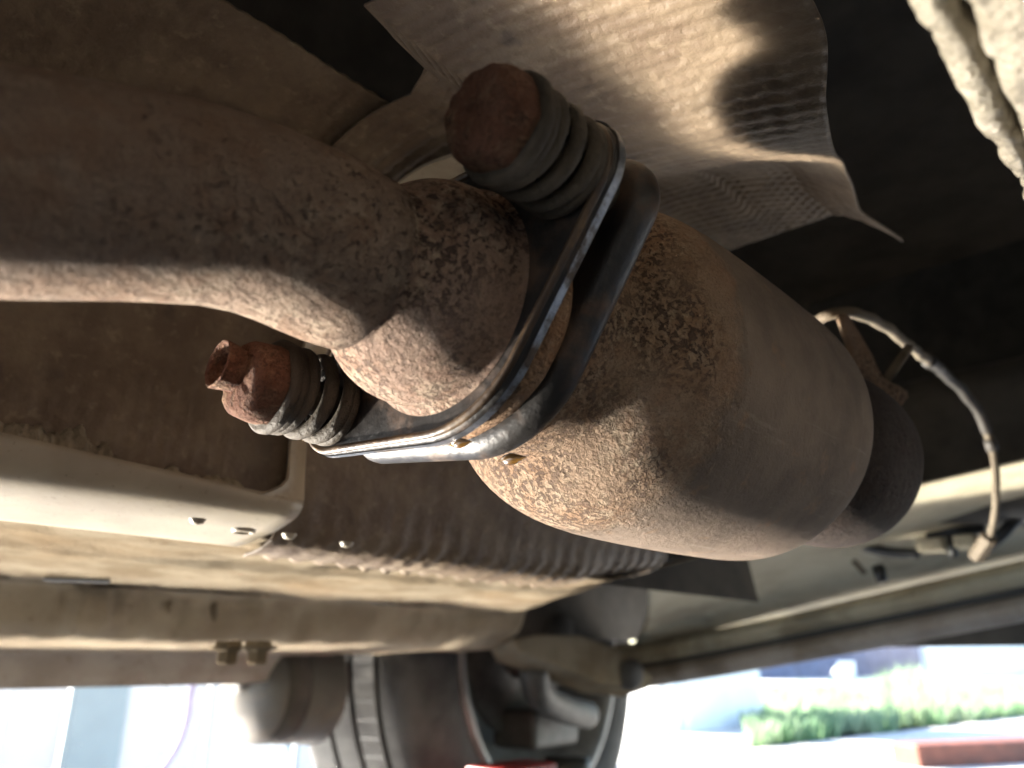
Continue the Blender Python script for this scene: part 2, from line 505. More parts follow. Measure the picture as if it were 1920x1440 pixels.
for x in np.r_[np.linspace(-0.7, post1, 120)]:
    pr = spline(rail_prof(x), 24)
    P.append([(x, y + 0.0005 * nz((x * 30, y * 30, 0)), z) for y, z in pr])
MB().grid(P).build('tunnel_rail', M['paint'], body, thick=0.0012)
# flat continuation of the rail lip towards the front
P = []
for x in np.linspace(post1, 0.60, 60):
    zz = max(0, x - 0.42) * 0.22
    P.append([(x, y, ZF - 0.0004 + zz - 0.00035 * j) for j, y in enumerate(np.linspace(0.300, 0.3215, 6))])
MB().grid(P).build('rail_lip', M['floor'], body, thick=0.0012)
# upright post of the panel: a strap that follows the tunnel wall up and over the roof
z0 = ZF + 0.0117
bp = spline([(0.2716, z0 - 0.001), (0.2714, ZF + 0.030), (0.2700, ZF + 0.050), (0.262, ZF + 0.078), (0.246, ZF + 0.102), (0.220, ZF + 0.117), (0.19, ZF + 0.1235), (0.14, ZF + 0.112)], 70)
P = []
for k, (y, z) in enumerate(bp):
    s_ = (z - z0) * -0.06
    fil = max(0.0, 0.009 - (z - z0))
    xl = post0 + s_ - 0.010 * (fil / 0.009) ** 2.2
    xr = post1 + s_ + (0.012 * min(1, max(0, (z - ZF - 0.06) / 0.05)))
    P.append([(xl + (xr - xl) * q, y + 0.0010 * math.sin(math.pi * q), z) for q in np.linspace(0, 1, 9)])
MB().grid(P).build('rail_post', M['paint'], body, thick=0.0016, bevel=0.0004)

# holes with plugs in the rail lip, drain slot in the floor, small dimples
def ring_hole(px, py, z, r, name):
    c = hit(px, py, 2, z)
    o = MB().lathe([(0.0, r * 1.35), (-0.0012, r * 1.25), (-0.0016, r), (-0.0004, r * 0.86)], c, (0, 0, 1), 24).build(name, M['paint'], body)
    MB().lathe([(-0.0006, r * 0.86), (-0.0007, 0.0001)], c, (0, 0, 1), 24).build('hole', M['dark_plate'], o)
ring_hole(457, 992, ZF - 0.003, 0.0034, 'hole_rim')
ring_hole(808, 1061, ZF - 0.003, 0.0042, 'hole_rim')
a, b = hit(82, 1085, 2, ZF - 0.002), hit(207, 1089, 2, ZF - 0.002)
d = (b - a) / np.linalg.norm(b - a)
MB().box((a + b) / 2, (np.linalg.norm(b - a) / 2, 0.0035, 0.0012), d, np.cross([0, 0, 1], d)).build('drain_slot', M['dark_plate'], body, bevel=0.0008)
for (px, py) in ((370, 978), (542, 1006), (650, 1022), (880, 1066)):
    c = hit(px, py, 2, ZF - 0.0028)
    MB().lathe([(0.001, 0.003), (-0.0006, 0.0022), (-0.0012, 0.0001)], c, (0, 0, 1), 14).build('spot_weld', M['paint'], body)
for k in range(14):
    x_ = -0.12 + 0.045 * k + 0.006 * nz((k * 3.1, 0, 0))
    MB().lathe([(0.003, 0.0045), (-0.0006, 0.0036), (-0.0014, 0.0001)], (x_, 0.571 + 0.003 * nz((k * 1.7, 1, 0)), ZF - 0.0005), (0, 0, 1), 12).build('spot_weld', M['floor'], body)
# jacking-point bolts under the rail
for px in (428, 484):
    c = hit(px, 1216, 2, ZF - 0.043)
    b_ = MB().lathe([(0.004, 0.0085), (-0.001, 0.0085), (-0.0016, 0.0062), (-0.0075, 0.0062), (-0.009, 0.005), (-0.009, 0.0001)], c, (0, 0, 1), 6).build('rail_bolt', M['floor'], body, smooth=False, bevel=0.0006)
    MB().lathe([(-0.0002, 0.0001), (-0.0002, 0.011), (0.0015, 0.011)], c, (0, 0, 1), 24).build('washer', M['floor'], b_)
# vertical seam strip on the rail and its joint
c0, c1 = hit(400, 1130, 1, 0.600), hit(396, 1200, 1, 0.622)
MB().tube([c0 + [0, 0, 0.0], (c0 + c1) / 2 + [0, -0.002, 0], c1], 0.0028, 8).build('seam_strip', M['floor'], body)
for (p, q) in (((318, 1130), (312, 1168)), ((432, 1118), (418, 1136)), ((165, 1128), (160, 1165))):
    a_, b_ = hit(*p, 1, 0.597), hit(*q, 1, 0.612)
    MB().tube([a_, b_], 0.0018, 6).build('rail_crease', M['floor'], body)

# body shell above everything: tunnel, closed sides, engine bay and outer skin
P = []
for x in np.linspace(-1.9, 0.68, 8):
    prof = [(0.325, ZF), (0.335, ZF + 0.06), (0.32, ZF + 0.2), (0.24, ZF + 0.27), (0.0, ZF + 0.27), (-0.10, ZF + 0.2), (-0.12, ZF + 0.06), (-0.125, ZF)]
    P.append([(x, y, z) for y, z in prof])
MB().grid(P).build('tunnel', M['under'], body)
MB().box((-1.2, 0.45, ZF + 0.012), (0.505, 0.13, 0.008)).build('rear_floor_panel', M['under'], body)
MB().box((-0.45, -0.34, ZF + 0.01), (1.4, 0.215, 0.01)).build('near_floor_panel', M['under'], body)
MB().box((-0.1, 0.10, 0.95), (1.75, 0.72, 0.02)).build('body_roof', M['under'], body)
MB().box((0.0, -0.60, 0.62), (1.7, 0.03, 0.33)).build('near_body_side', M['under'], body)
MB().box((-0.35, 0.80, 0.62), (0.85, 0.012, 0.33)).build('far_body_side', M['sill'], body)
MB().box((1.45, 0.80, 0.72), (0.28, 0.012, 0.23)).build('wing_panel', M['sill'], body)
MB().box((0.83, 0.80, 0.80), (0.36, 0.010, 0.16)).build('wing_panel', M['sill'], body)
MB().box((-1.88, 0.10, 0.62), (0.02, 0.7, 0.33)).build('rear_panel', M['under'], body)

# ------------------------------------------------------------------ heat shields (embossed sheet, profile swept along the car)
def shield(prof, x0, x1, step, pitch, amp, start=None, end=None, calm=None, wide=None, fine=0.0, edge=None, n=90, lump=0.0):
    pr = spline(prof, n)
    tang = np.gradient(pr, axis=0)
    tang /= np.linalg.norm(tang, axis=1)[:, None]
    nor = np.stack([-tang[:, 1], tang[:, 0]], 1)
    s = np.r_[0, np.cumsum(np.linalg.norm(np.diff(pr, axis=0), axis=1))]
    P = []
    for x in np.arange(x0, x1, step):
        row = []
        for j in range(n):
            xs_ = start(pr[j][0], pr[j][1]) if start else x0
            xe_ = end(pr[j][0], pr[j][1]) if end else x1
            xx = xs_ + (x - x0) / (x1 - x0) * (xe_ - xs_)
            pitch_ = pitch if not wide else (wide if s[j] < 0.07 else pitch)
            ph = 2 * math.pi * (xx + 0.9 * pitch * nz((xx * 7, s[j] * 9, 7))) / pitch_
            row_ph = 2 * math.pi * s[j] / (pitch * 1.25)
            am = amp * (0.75 + 0.7 * nz((xx * 22, s[j] * 22, 11)))
            if calm:
                am *= calm(s[j])
            h = am * math.sin(ph + 0.6 * math.sin(row_ph)) * (0.5 + 0.5 * math.cos(row_ph))
            h += lump * (nz((xx * 14, s[j] * 14, 5)) + 0.5 * nz((xx * 40, s[j] * 40, 8)))
            if fine:
                h += fine * (nz((xx * 120, s[j] * 120, 3)) + 0.7 * nz((xx * 260, s[j] * 260, 6)))
            y, z = pr[j] + nor[j] * h
            if edge:
                z += 0.16 * max(0.0, xx - 0.38) * (1 - min(1.0, max(0.0, (pr[j][1] - ZF) / 0.05)))
                z += rise(xx) * min(1.0, max(0.0, (pr[j][1] - ZF - 0.06) / 0.05))
            if edge and j > n * 0.72:
                k = (j - n * 0.72) / (n - 1 - n * 0.72)
                y += (edge(xx) - pr[-1][0]) * k
            row.append((xx, y, z))
        P.append(row)
    return MB().grid(P)
hs1 = thing('heat_shield', 'dark brown heat shield panel behind the cream framed opening at left', 'heat shield', (0.0, 0.28, ZF + 0.02), 'tunnel heat shields')
pA = [(0.297, ZF + 0.004), (0.293, ZF + 0.03), (0.288, ZF + 0.07), (0.274, ZF + 0.105), (0.240, ZF + 0.131), (0.187, ZF + 0.139)]
shield(pA, -0.45, 0.146, 0.0016, 0.0062, 0.0006, lump=0.0016, end=lambda y, z: post1 + 0.014 if z < ZF + 0.09 else float(np.interp(z, [ZF + 0.09, ZF + 0.115], [post1 + 0.014, 0.146]))).build('sheet', M['shield'], hs1, thick=0.0008)
hs2 = thing('heat_shield', 'ribbed brown heat shield arching over the converter to the tunnel roof', 'heat shield', (0.35, 0.27, ZF + 0.02), 'tunnel heat shields')
pB = [(0.319, ZF - 0.0062), (0.307, ZF - 0.0048), (0.298, ZF - 0.0015), (0.2925, ZF + 0.006), (0.287, ZF + 0.03), (0.279, ZF + 0.066), (0.260, ZF + 0.100), (0.228, ZF + 0.124), (0.19, ZF + 0.133), (0.13, ZF + 0.119), (0.085, ZF + 0.107), (0.060, ZF + 0.100)]
def rise(x):
    d = min(1.0, max(0.0, (x - 0.19) / 0.13))
    return 0.055 * d * d * (3 - 2 * d)
def roof(px, py):
    m_ = 0.25
    a_ = ZF + 0.133 - 0.19 * m_
    d_ = ray(px, py)
    p_ = CAM + d_ * (a_ - CAMH) / (d_[2] - m_ * d_[1])
    for _ in range(6):
        p_ = CAM + d_ * (a_ + rise(p_[0]) - CAMH) / (d_[2] - m_ * d_[1])
    return p_
EDGE = sorted(tuple(roof(*q)[:2]) for q in ((1400, -120), (1515, 0), (1552, 70), (1556, 130), (1548, 190), (1560, 260), (1600, 330), (1680, 390)))
EDGE += [(EDGE[-1][0] + 0.05, EDGE[-1][1] + 0.01), (0.6, EDGE[-1][1] + 0.02)]
ex_ = np.linspace(0.0, 0.6, 601)
ey_ = np.convolve(np.pad(np.interp(ex_, [e[0] for e in EDGE], [e[1] for e in EDGE]), 6, mode='edge'), np.ones(13) / 13, mode='valid')
def edge_c(x):
    return float(np.interp(x, ex_, ey_)) + 0.0006 * nz((x * 40, 0, 0))
STA = sorted((float(roof(*q)[1]), float(roof(*q)[0])) for q in ((560, -60), (650, 0), (690, 18), (730, 60), (800, 130), (768, 186)))
def start_c(y, z):
    if z < ZF + 0.085:
        return post1 + 0.002
    if y > STA[-1][0]:
        return float(np.interp(z, [ZF + 0.085, ZF + 0.125], [post1 + 0.002, STA[-1][1]]))
    return float(np.interp(y, [q[0] for q in STA], [q[1] for q in STA]))
shield(pB, post1 + 0.002, 0.56, 0.0009, 0.0058, 0.0008, wide=0.013, lump=0.0012, n=110, start=start_c, edge=edge_c, end=lambda y, z: float(np.interp(z, [ZF + 0.03, ZF + 0.07, ZF + 0.105, ZF + 0.135], [0.475, 0.50, 0.355, 0.40])), calm=lambda q: float(np.interp(q, [0, 0.022, 0.045, 0.13, 0.17, 0.33, 0.365], [2.2, 1.7, 0.22, 0.35, 1.0, 1.0, 0.1]))).build('sheet', M['shield'], hs2, thick=0.0008)
hs3 = thing('heat_shield', 'lumpy pale foil heat shield with wavy edge in the upper right corner', 'heat shield', (0.2, 0.0, ZF + 0.03), 'tunnel heat shields')
pD = [(0.0150, ZF + 0.0400), (0.0146, ZF + 0.0385), (0.0130, ZF + 0.0375), (0.0118, ZF + 0.0385), (0.0110, ZF + 0.0420), (0.0100, ZF + 0.0480), (0.0086, ZF + 0.0420), (0.0092, ZF + 0.0355), (0.0080, ZF + 0.0335), (0.004, ZF + 0.0325), (-0.005, ZF + 0.0315), (-0.02, ZF + 0.030), (-0.05, ZF + 0.022), (-0.08, ZF + 0.005)]
shield(pD, 0.06, 0.50, 0.0008, 0.0046, 0.0, lump=0.0022, fine=0.0010, n=150).build('sheet', M['foil'], hs3, thick=0.0008)

for (pa, pb, hh) in (((-60, 795), (250, 872), 0.0105), ((285, 885), (482, 926), 0.0065)):
    a_, b_ = hit(*pa, 1, 0.2755), hit(*pb, 1, 0.2755)
    k_ = int(np.linalg.norm(b_ - a_) / 0.0006)
    P = []
    for i in range(k_):
        u = i / (k_ - 1)
        c_ = a_ + (b_ - a_) * u + np.array([0, 0, -0.002])
        env = min(1, 6 * u, 5 * (1 - u)) * (0.45 + 0.9 * abs(nz((c_[0] * 60, 1, hh * 999))) + 0.5 * abs(nz((c_[0] * 240, 2, 0))))
        P.append([c_ + np.array([0.0012 * nz((i * 0.5, q * 9, 3)), -0.0012 + 0.010 * q + 0.0022 * nz((i * 0.31, q * 7, 1)), hh * env * (4 * q * (1 - q)) ** 0.6 + 0.0012 * nz((i * 0.6, q * 8, 7))]) for q in np.linspace(0, 1, 12)])
    MB().grid(P).build('torn_insulation', M['fluff'], hs1)

# ------------------------------------------------------------------ exhaust pipe with flared socket and flange
def oval(tx, h=0.0445, re=0.0115, rc=0.0335, n=18, k=0.0):
    """outline of a two-eared flange: hull of the centre disc and two ear discs"""
    pts = []
    th = math.acos((rc - re) / h)
    for (cx, r, a0, a1) in ((h, re, -th, th), (0, rc, th, math.pi - th), (-h, re, math.pi - th, math.pi + th), (0, rc, math.pi + th, 2 * math.pi - th)):
        for a in np.linspace(a0, a1, n):
            pts.append((cx + r * math.cos(a) - 0.0013, r * math.sin(a)))
    out = []
    for (l, s) in pts:
        if not out or math.hypot(out[-1][0] - l, out[-1][1] - s) > 1e-4:
            out.append((l, s))
    if math.hypot(out[0][0] - out[-1][0], out[0][1] - out[-1][1]) < 1e-4:
        out.pop()
    return out
def flange(tx, th, fil, back=0.0008, **k):
    o = oval(tx, **k)
    sec = [(0.02, 0.0), (0.5, 0.0), (0.80, 0.0)]
    for a in np.linspace(0, math.pi / 2, 6):
        sec.append((1 - fil * (1 - math.sin(a)), fil * 0.034 * (1 - math.cos(a))))
    sec += [(1.0, th - back), (0.985, th), (0.5, th), (0.02, th)]
    rings = []
    for (q, t) in sec:
        rings.append([C + AX * (tx + t + 0.0002 * nz((l * 160, s * 160, tx * 50))) + (LV * l + SV * s) * (q if q < 0.8 else 1 - (1 - q) * 0.034 / max(0.02, math.hypot(l, s))) for (l, s) in o])
    return MB().grid(rings, closed_v=True)

ex = thing('exhaust_pipe', 'rusty exhaust pipe with flared socket and oily oval flange at its end', 'exhaust pipe', C + AX * -0.03)
P1, P0 = at(390, 388, 0.146), at(0, 345, 0.126)
path = spline([C - 0.0282 * AX, C - 0.0300 * AX, C - 0.0345 * AX, C - 0.042 * AX + [0, 0.0002, 0.0005], P1, P0, P0 + (P0 - P1) * 1.0 + [0, 0, -0.001], P0 + (P0 - P1) * 3.0 + [0, 0, -0.01], P0 + (P0 - P1) * 9 + [0, 0.0, -0.03], P0 + (P0 - P1) * 9 + [-0.5, 0.02, -0.02], P0 + (P0 - P1) * 9 + [-1.0, 0.03, 0.0]], 220)
rs = [(0.0192 if i < 3 else 0.0188) + 0.0002 * nz((i * 0.35, 0, 0)) for i in range(len(path))]
MB().tube(path, rs, 72).build('pipe', M['pipe'], ex)
prof = [(-0.0310, 0.0165), (-0.0290, 0.0168), (-0.0270, 0.0176), (-0.0245, 0.0194), (-0.0215, 0.0218), (-0.0180, 0.0242), (-0.0145, 0.0257), (-0.0120, 0.0263), (-0.0095, 0.0266), (-0.0072, 0.0267), (-0.0052, 0.0270), (-0.0042, 0.0280)]
MB().lathe(spline(prof, 60), C, AX, 96, f=lambda t, q: 0.006 * nz((t * 120, math.cos(q) * 2, math.sin(q) * 2))).build('flared_socket', M['cup'], ex)
MB().lathe([(-0.0286, 0.0172), (-0.0280, 0.0184), (-0.0274, 0.0186), (-0.0268, 0.0183), (-0.0262, 0.0176)], C, AX, 120, f=lambda t, q: 0.02 * nz((q * 9, t * 300, 1)) + 0.018 * nz((q * 22, t * 500, 1))).build('weld_bead', M['cup'], ex)
fl = flange(-0.0040, 0.0042, 0.06).build('flange', M['oil'], ex)
o = oval(0)
MB().tube([C + AX * -0.0041 + (LV * l + SV * s) * (1 - 0.0016 / math.hypot(l, s)) for l, s in o], 0.0010, 8, closed=True).build('flange_rim', M['oil_edge'], fl)
band = [[C + AX * t + (LV * l + SV * s) * (1 + 0.00025 / math.hypot(l, s)) for l, s in o] for t in (-0.0027, -0.0018, -0.0006)]
MB().grid(band, closed_v=True).build('sheen_edge', M['sky_sheen'], fl)  # band carrying the painted sky sheen, with rust patches
MB().lathe([(-0.0005, 0.0245), (0.0008, 0.0300), (0.0035, 0.0316), (0.0065, 0.0313), (0.0095, 0.0290)], C, AX, 80, f=lambda t, q: 0.02 * nz((t * 200, math.cos(q) * 4, math.sin(q) * 4))).build('gasket_ring', M['neck'], ex)

# ------------------------------------------------------------------ spring bolts
def coil(c, t0, t1, r, wire, turns, n=16, seg=36):
    pts = []
    k = int(turns * seg)
    for i in range(k + 1):
        q = i / k
        a = 2 * math.pi * turns * q
        # ends closed flat, like a ground spring
        e = max(0.0, min(1.0, (q * turns - 0.8) / (turns - 1.6)))
        pts.append(c + AX * (t0 + (t1 - t0) * e) + r * (LV * math.cos(a) + SV * math.sin(a)))
    return MB().tube(pts, wire, n)
def spring_bolt(sign, label, broken):
    c = C + LV * (sign * 0.0425)
    t = thing('spring_bolt', label, 'bolt', c, 'spring bolts of the exhaust flange')
    coil(c, -0.0060, -0.0210, 0.0097, 0.00175, 4.4).build('spring', M['spring'], t)
    MB().lathe([(0.018, 0.0045), (-0.022, 0.0045)], c, AX, 24).build('shank', M['spring'], t)
    w_ = MB().lathe([(-0.0215, 0.004), (-0.0215, 0.0112), (-0.0222, 0.0118), (-0.0236, 0.0118), (-0.0244, 0.0110), (-0.0244, 0.004)], c, AX, 40, f=lambda t_, q: 0.012 * nz((q * 3, t_ * 300, 0))).build('washer', M['spring'], t)
    P = []
    n = 48
    for (tt, r, k) in ((-0.0240, 0.0100, 1), (-0.0250, 0.0102, 1), (-0.0270, 0.0101, 1), (-0.0285, 0.0099, 1), (-0.0300, 0.0096, 0.9), (-0.0311, 0.0089, 0.5), (-0.0319, 0.0080, 0.2), (-0.0322, 0.0060, 0), (-0.0323, 0.0001, 0)):
        row = []
        for q in np.linspace(0, 2 * math.pi, n, endpoint=False):
            f = math.cos(((q + 0.3) % (math.pi / 3)) - math.pi / 6)
            rr = r * (1 + k * (0.86 / f - 0.92) * 0.6) * (1 + 0.03 * nz((math.cos(q) * 3, math.sin(q) * 3, tt * 250 + sign)))
            row.append(c + AX * (tt + 0.0006 * nz((math.cos(q) * 3, math.sin(q) * 3, r * 500))) + rr * (LV * math.cos(q) + SV * math.sin(q)))
        P.append(row)
    MB().grid(P, closed_v=True).build('hex_head', M['bolt_rust'], t)
    if broken:
        cc = c + LV * -0.0005 + SV * 0.0006
        ax = AX * -1 + SV * -0.1
        ax = ax * 0.96
        pr = [(0.028, 0.0052), (0.0325, 0.0054), (0.0350, 0.0058), (0.0368, 0.0060), (0.0372, 0.0057), (0.0365, 0.0051), (0.034, 0.0046), (0.032, 0.0043), (0.0315, 0.0001)]
        MB().lathe(pr, cc, ax, 44, f=lambda t_, q: (0.05 * nz((q * 2.2, 1, 0)) + 0.05 * nz((q * 6, 4, t_ * 200)))).build('hollow_stud', M['bolt_rust'], t)
    return t
spring_bolt(-1, 'rusty spring bolt with a hollow broken end at the lower left of the flange', True)
spring_bolt(1, 'rusty spring bolt with a solid round head on the upper ear of the flange', False)

# ------------------------------------------------------------------ catalytic converter
cat = thing('catalytic_converter', 'speckled rusty catalytic converter canister bolted behind the oily flange', 'catalytic converter', C + AX * 0.060)
prof = [(0.0145, 0.0322), (0.0200, 0.0318), (0.0260, 0.0318), (0.0300, 0.0328), (0.0325, 0.0350), (0.0350, 0.0384), (0.0390, 0.0424), (0.0440, 0.0448), (0.0500, 0.0464), (0.0560, 0.0473), (0.0600, 0.0476), (0.0640, 0.0479), (0.0800, 0.0483), (0.1050, 0.0484), (0.1300, 0.0480), (0.1340, 0.0478), (0.1420, 0.0473), (0.1475, 0.0461), (0.1515, 0.0436), (0.1530, 0.0395)]
MB().lathe(spline(prof, 170), C, AX, 128, f=lambda t, q: 0.006 * nz((t * 14, math.cos(q) * 1.2, math.sin(q) * 1.2))).build('shell', M['cat'], cat)
flange(0.0085, 0.0072, 0.14, 0.0012, h=0.0432, re=0.0112, rc=0.0340).build('flange', M['oil'], cat)
MB().lathe([(0.1522, 0.0400), (0.156, 0.0385), (0.161, 0.034), (0.167, 0.030), (0.19, 0.029)], C, AX, 80).build('outlet_cone', M['grime_or_shade'], cat)
# amber oil drops hanging on the flange edges
for (px, py, tx, r) in ((862, 836, 0.0, 0.0013), (958, 866, 0.0150, 0.0016)):
    p = hit(px, py - 5, 0, C[0] + tx)
    e = LV * 0.85 + SV * 0.45
    MB().lathe([(-r * 2.6, 0.0001), (-r * 2.0, r * 0.35), (-r * 0.9, r * 0.8), (0, r * 0.95), (r * 1.0, r * 0.75), (r * 2.2, r * 0.3), (r * 3.0, 0.0001)], p, e, 20).build('oil_drop', M['drop'], ex if tx < 0.01 else cat)

# second canister / manifold pipe further forward
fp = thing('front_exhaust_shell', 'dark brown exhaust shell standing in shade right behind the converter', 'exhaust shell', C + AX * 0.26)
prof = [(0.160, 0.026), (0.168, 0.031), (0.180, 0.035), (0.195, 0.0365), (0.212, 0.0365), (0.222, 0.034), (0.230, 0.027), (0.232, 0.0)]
MB().lathe(spline(prof, 50), C + [0, -0.006, 0.0], AX, 80).build('shell', M['grime_or_shade'], fp)

# ------------------------------------------------------------------ cable, rod and brackets ahead of the converter
cb = thing('sensor_cable', 'dusty sensor cable curving down from behind the converter to the front apron', 'cable', at(1700, 645, 0.39))
cpts = spline([at(1500, 640, 0.36), at(1530, 606, 0.345), at(1556, 590, 0.335), at(1600, 588, 0.34), at(1650, 606, 0.36), at(1700, 645, 0.39), at(1735, 672, 0.43), at(1770, 700, 0.50), at(1830, 765, 0.53), at(1862, 850, 0.54), at(1868, 930, 0.54), at(1858, 1000, 0.55), at(1838, 1030, 0.56)], 90)
cpts = [p + 0.0008 * np.array([nz((i * 0.3, 0, 0)), nz((i * 0.3, 5, 0)), nz((i * 0.3, 9, 0))]) for i, p in enumerate(cpts)]
MB().tube(cpts, [0.0025 + 0.0003 * nz((i * 0.7, 2, 2)) for i in range(90)], 14).build('wire', M['cable'], cb)
MB().tube(cpts[38:70], 0.0033, 14).build('shade_sleeve', M['dark_metal'], cb)  # dark tube puts the shaded middle stretch of the cable into colour
for k in (37, 70):
    MB().tube(cpts[k:k + 3], 0.0040, 12).build('sleeve_clip', M['dark_metal'], cb)
e0, e1 = cpts[-1], cpts[-4]
MB().tube([e1, e0, e0 + (e0 - e1) * 0.6], 0.0055, 6).build('connector', M['cable'], cb, smooth=False)

rd = MB().tube([at(1775, 778, 0.75), at(1940, 776, 0.75)], 0.0065, 12).build('thin_rod', M['cable'])
tag(rd, 'thin pale rod running sideways behind the hanging cable at right', 'rod')

hg = thing('exhaust_hanger', 'bent dusty hanger strap lit orange beside the rear end of the converter', 'hanger', at(1610, 690, 0.37))
lft = [at(1572, 596, 0.325), at(1588, 650, 0.325), at(1600, 710, 0.325), at(1612, 770, 0.322), at(1622, 830, 0.318)]
rgt = [at(1592, 600, 0.335), at(1628, 660, 0.337), at(1656, 712, 0.338), at(1700, 742, 0.340), at(1640, 800, 0.330)]
L_, R_ = spline(lft, 16), spline(rgt, 16)
MB().grid([[a + (b - a) * q + np.array([0, 0, 0.002 * math.sin(math.pi * q)]) for q in np.linspace(0, 1, 6)] for a, b in zip(L_, R_)]).build('strap', M['cat'], hg, thick=0.002)
MB().tube([at(1662, 712, 0.338), at(1690, 672, 0.345), at(1704, 652, 0.35)], 0.0022, 8).build('pin', M['cable'], hg)

# ------------------------------------------------------------------ front apron and bumper (parts of the car body)
def strip(pts_top, pts_bot, plane_x, bulge=0.0, n=40, plane_top=None):
    """panel across the car in the plane x, through photo points"""
    T = spline([hit(*p, 0, plane_top or plane_x) for p in pts_top], n)
    B = spline([hit(*p, 0, plane_x) for p in pts_bot], n)
    return [[t * (1 - k) + b * k + np.array([bulge * math.sin(math.pi * k), 0, 0]) for k in np.linspace(0, 1, 12)] for t, b in zip(T, B)]
MB().grid(strip([(1215, 1075), (1330, 1015), (1600, 940), (1990, 850)], [(1180, 1222), (1330, 1186), (1600, 1120), (1990, 1030)], 1.00, 0.02, plane_top=0.68)).build('front_apron', M['sage'], body, thick=0.004)
MB().grid(strip([(1150, 1212), (1300, 1190), (1600, 1130), (1990, 1040)], [(1150, 1250), (1300, 1226), (1600, 1165), (1990, 1082)], 0.985, -0.012)).build('bumper_lip', M['sage'], body, thick=0.004)
MB().grid(strip([(1150, 1243), (1300, 1219), (1600, 1158), (1990, 1076)], [(1150, 1268), (1300, 1248), (1600, 1190), (1990, 1114)], 0.992, 0.0)).build('bumper_groove', M['dark_plate'], body, thick=0.004)
MB().grid(strip([(1150, 1262), (1300, 1240), (1600, 1182), (1990, 1106)], [(1150, 1298), (1300, 1274), (1600, 1222), (1990, 1150)], 0.985, -0.012)).build('bumper_skirt', M['sill'], body, thick=0.004)
def ap(px, py):
    T0, B0 = 0.68, 1.0
    x = 0.82
    return hit(px, py, 0, x)
MB().tube([ap(1672, 968), ap(1760, 938), ap(1850, 912), ap(1960, 880)], 0.006, 10).build('shadow_rod', M['dark_metal'], body)  # dark rod stands in for a shadow line across the apron
MB().tube(spline([ap(1578, 1004), ap(1620, 1024), ap(1668, 1036), ap(1722, 1038)], 20), 0.0055, 10).build('wire_loom', M['black_plastic'], body)
for (x0_, y0_, x1_, y1_) in ((1722, 1010, 1776, 1036), (1790, 1003, 1836, 1030)):
    a_, b_ = ap(x0_, y0_), ap(x1_, y1_)
    MB().box((a_ + b_) / 2, (0.012, abs(a_[1] - b_[1]) / 2, abs(a_[2] - b_[2]) / 2 * 0.8)).build('clip_bracket', M['sage'], body, bevel=0.002)
MB().tube([ap(1738, 1002), ap(1790, 996), ap(1846, 992)], 0.0045, 8).build('dark_bar', M['black_plastic'], body)  # dark bars around the clip brackets
MB().tube([ap(1844, 1032), ap(1880, 1000), ap(1930, 948)], 0.0055, 8).build('dark_bar', M['black_plastic'], body)
MB().tube([ap(1782, 1004), ap(1790, 1046)], 0.004, 8).build('dark_bar', M['black_plastic'], body)
MB().tube([ap(1646, 1060), ap(1654, 1092)], 0.006, 8).build('dark_hole', M['black_plastic'], body)  # black peg added to stand for the dark of a hole
MB().tube([ap(1600, 1052), ap(1622, 1076)], 0.003, 8).build('stud', M['cable'], body)
MB().box((0.97, 0.716, 0.473), (0.36, 0.006, 0.172)).build('wheel_arch_liner', M['under'], body)
MB().box((1.30, 0.25, 0.62), (0.02, 0.55, 0.33)).build('engine_bay_front', M['under'], body)
MB().box((0.98, 0.12, 0.46), (0.22, 0.34, 0.07)).build('engine_sump', M['under'], body, bevel=0.03)

# suspension bracket and arm
arm = thing('suspension_arm', 'dusty pressed steel suspension arm between the floor and the wheel', 'suspension arm', hit(1080, 1240, 1, 0.62))
pts = [(960, 1196), (1010, 1188), (1090, 1190), (1160, 1215), (1228, 1268), (1215, 1292), (1130, 1282), (1040, 1245), (975, 1222)]
MB().prism([hit(px, py, 1, 0.60) for px, py in pts], (0.015, 0.05, -0.012)).build('arm_plate', M['floor'], arm, bevel=0.004)
MB().lathe([(-0.02, 0.0001), (-0.02, 0.016), (-0.016, 0.019), (0.016, 0.019), (0.02, 0.016), (0.02, 0.0001)], hit(1170, 1262, 1, 0.61), (0.4, 1, 0.1), 28).build('bush', M['dark_metal'], arm)
MB().lathe([(0.004, 0.026), (-0.001, 0.026), (-0.004, 0.022), (-0.004, 0.012), (-0.001, 0.010)], hit(890, 1186, 2, ZF - 0.01), (0, 0, 1), 30).build('mount_ring', M['floor'], arm)
MB().tube(spline([hit(1000, 1246, 1, 0.64), hit(1010, 1300, 1, 0.66), hit(1060, 1330, 1, 0.69), hit(1100, 1340, 1, 0.71)], 20), 0.018, 16).build('drop_link', M['dark_metal'], arm)

# ------------------------------------------------------------------ wheel
WX, WZ, WR = 0.855, 0.295, 0.295
wh = thing('wheel', 'dusty front wheel with grooved tyre beyond the sill', 'wheel', (WX, 0.815, 0))
wc = np.array([WX, 0.0, WZ])
Y0, Y1 = 0.735, 0.925
prof = [(Y0 + 0.004, 0.200), (Y0 - 0.004, 0.212), (Y0 - 0.008, 0.235), (Y0 - 0.004, 0.260), (Y0 + 0.006, 0.280), (Y0 + 0.016, 0.290), (Y0 + 0.026, 0.2935)]
ymid = (Y0 + Y1) / 2
tread = []
gro = [Y0 + 0.045, Y0 + 0.085, Y0 + 0.125]
yy = Y0 + 0.034
for gq in gro:
    tread += [(gq - 0.0042, WR), (gq - 0.0038, WR - 0.007), (gq + 0.0038, WR - 0.007), (gq + 0.0042, WR)]
prof = prof + tread + [(2 * ymid - y, r) for y, r in prof[::-1]]
ty = MB().lathe(prof, wc, (0, 1, 0), 128).build('tyre', M['tyre'], wh, smooth=True)
ty.modifiers.new('es', 'EDGE_SPLIT').split_angle = math.radians(45)
m = MB()
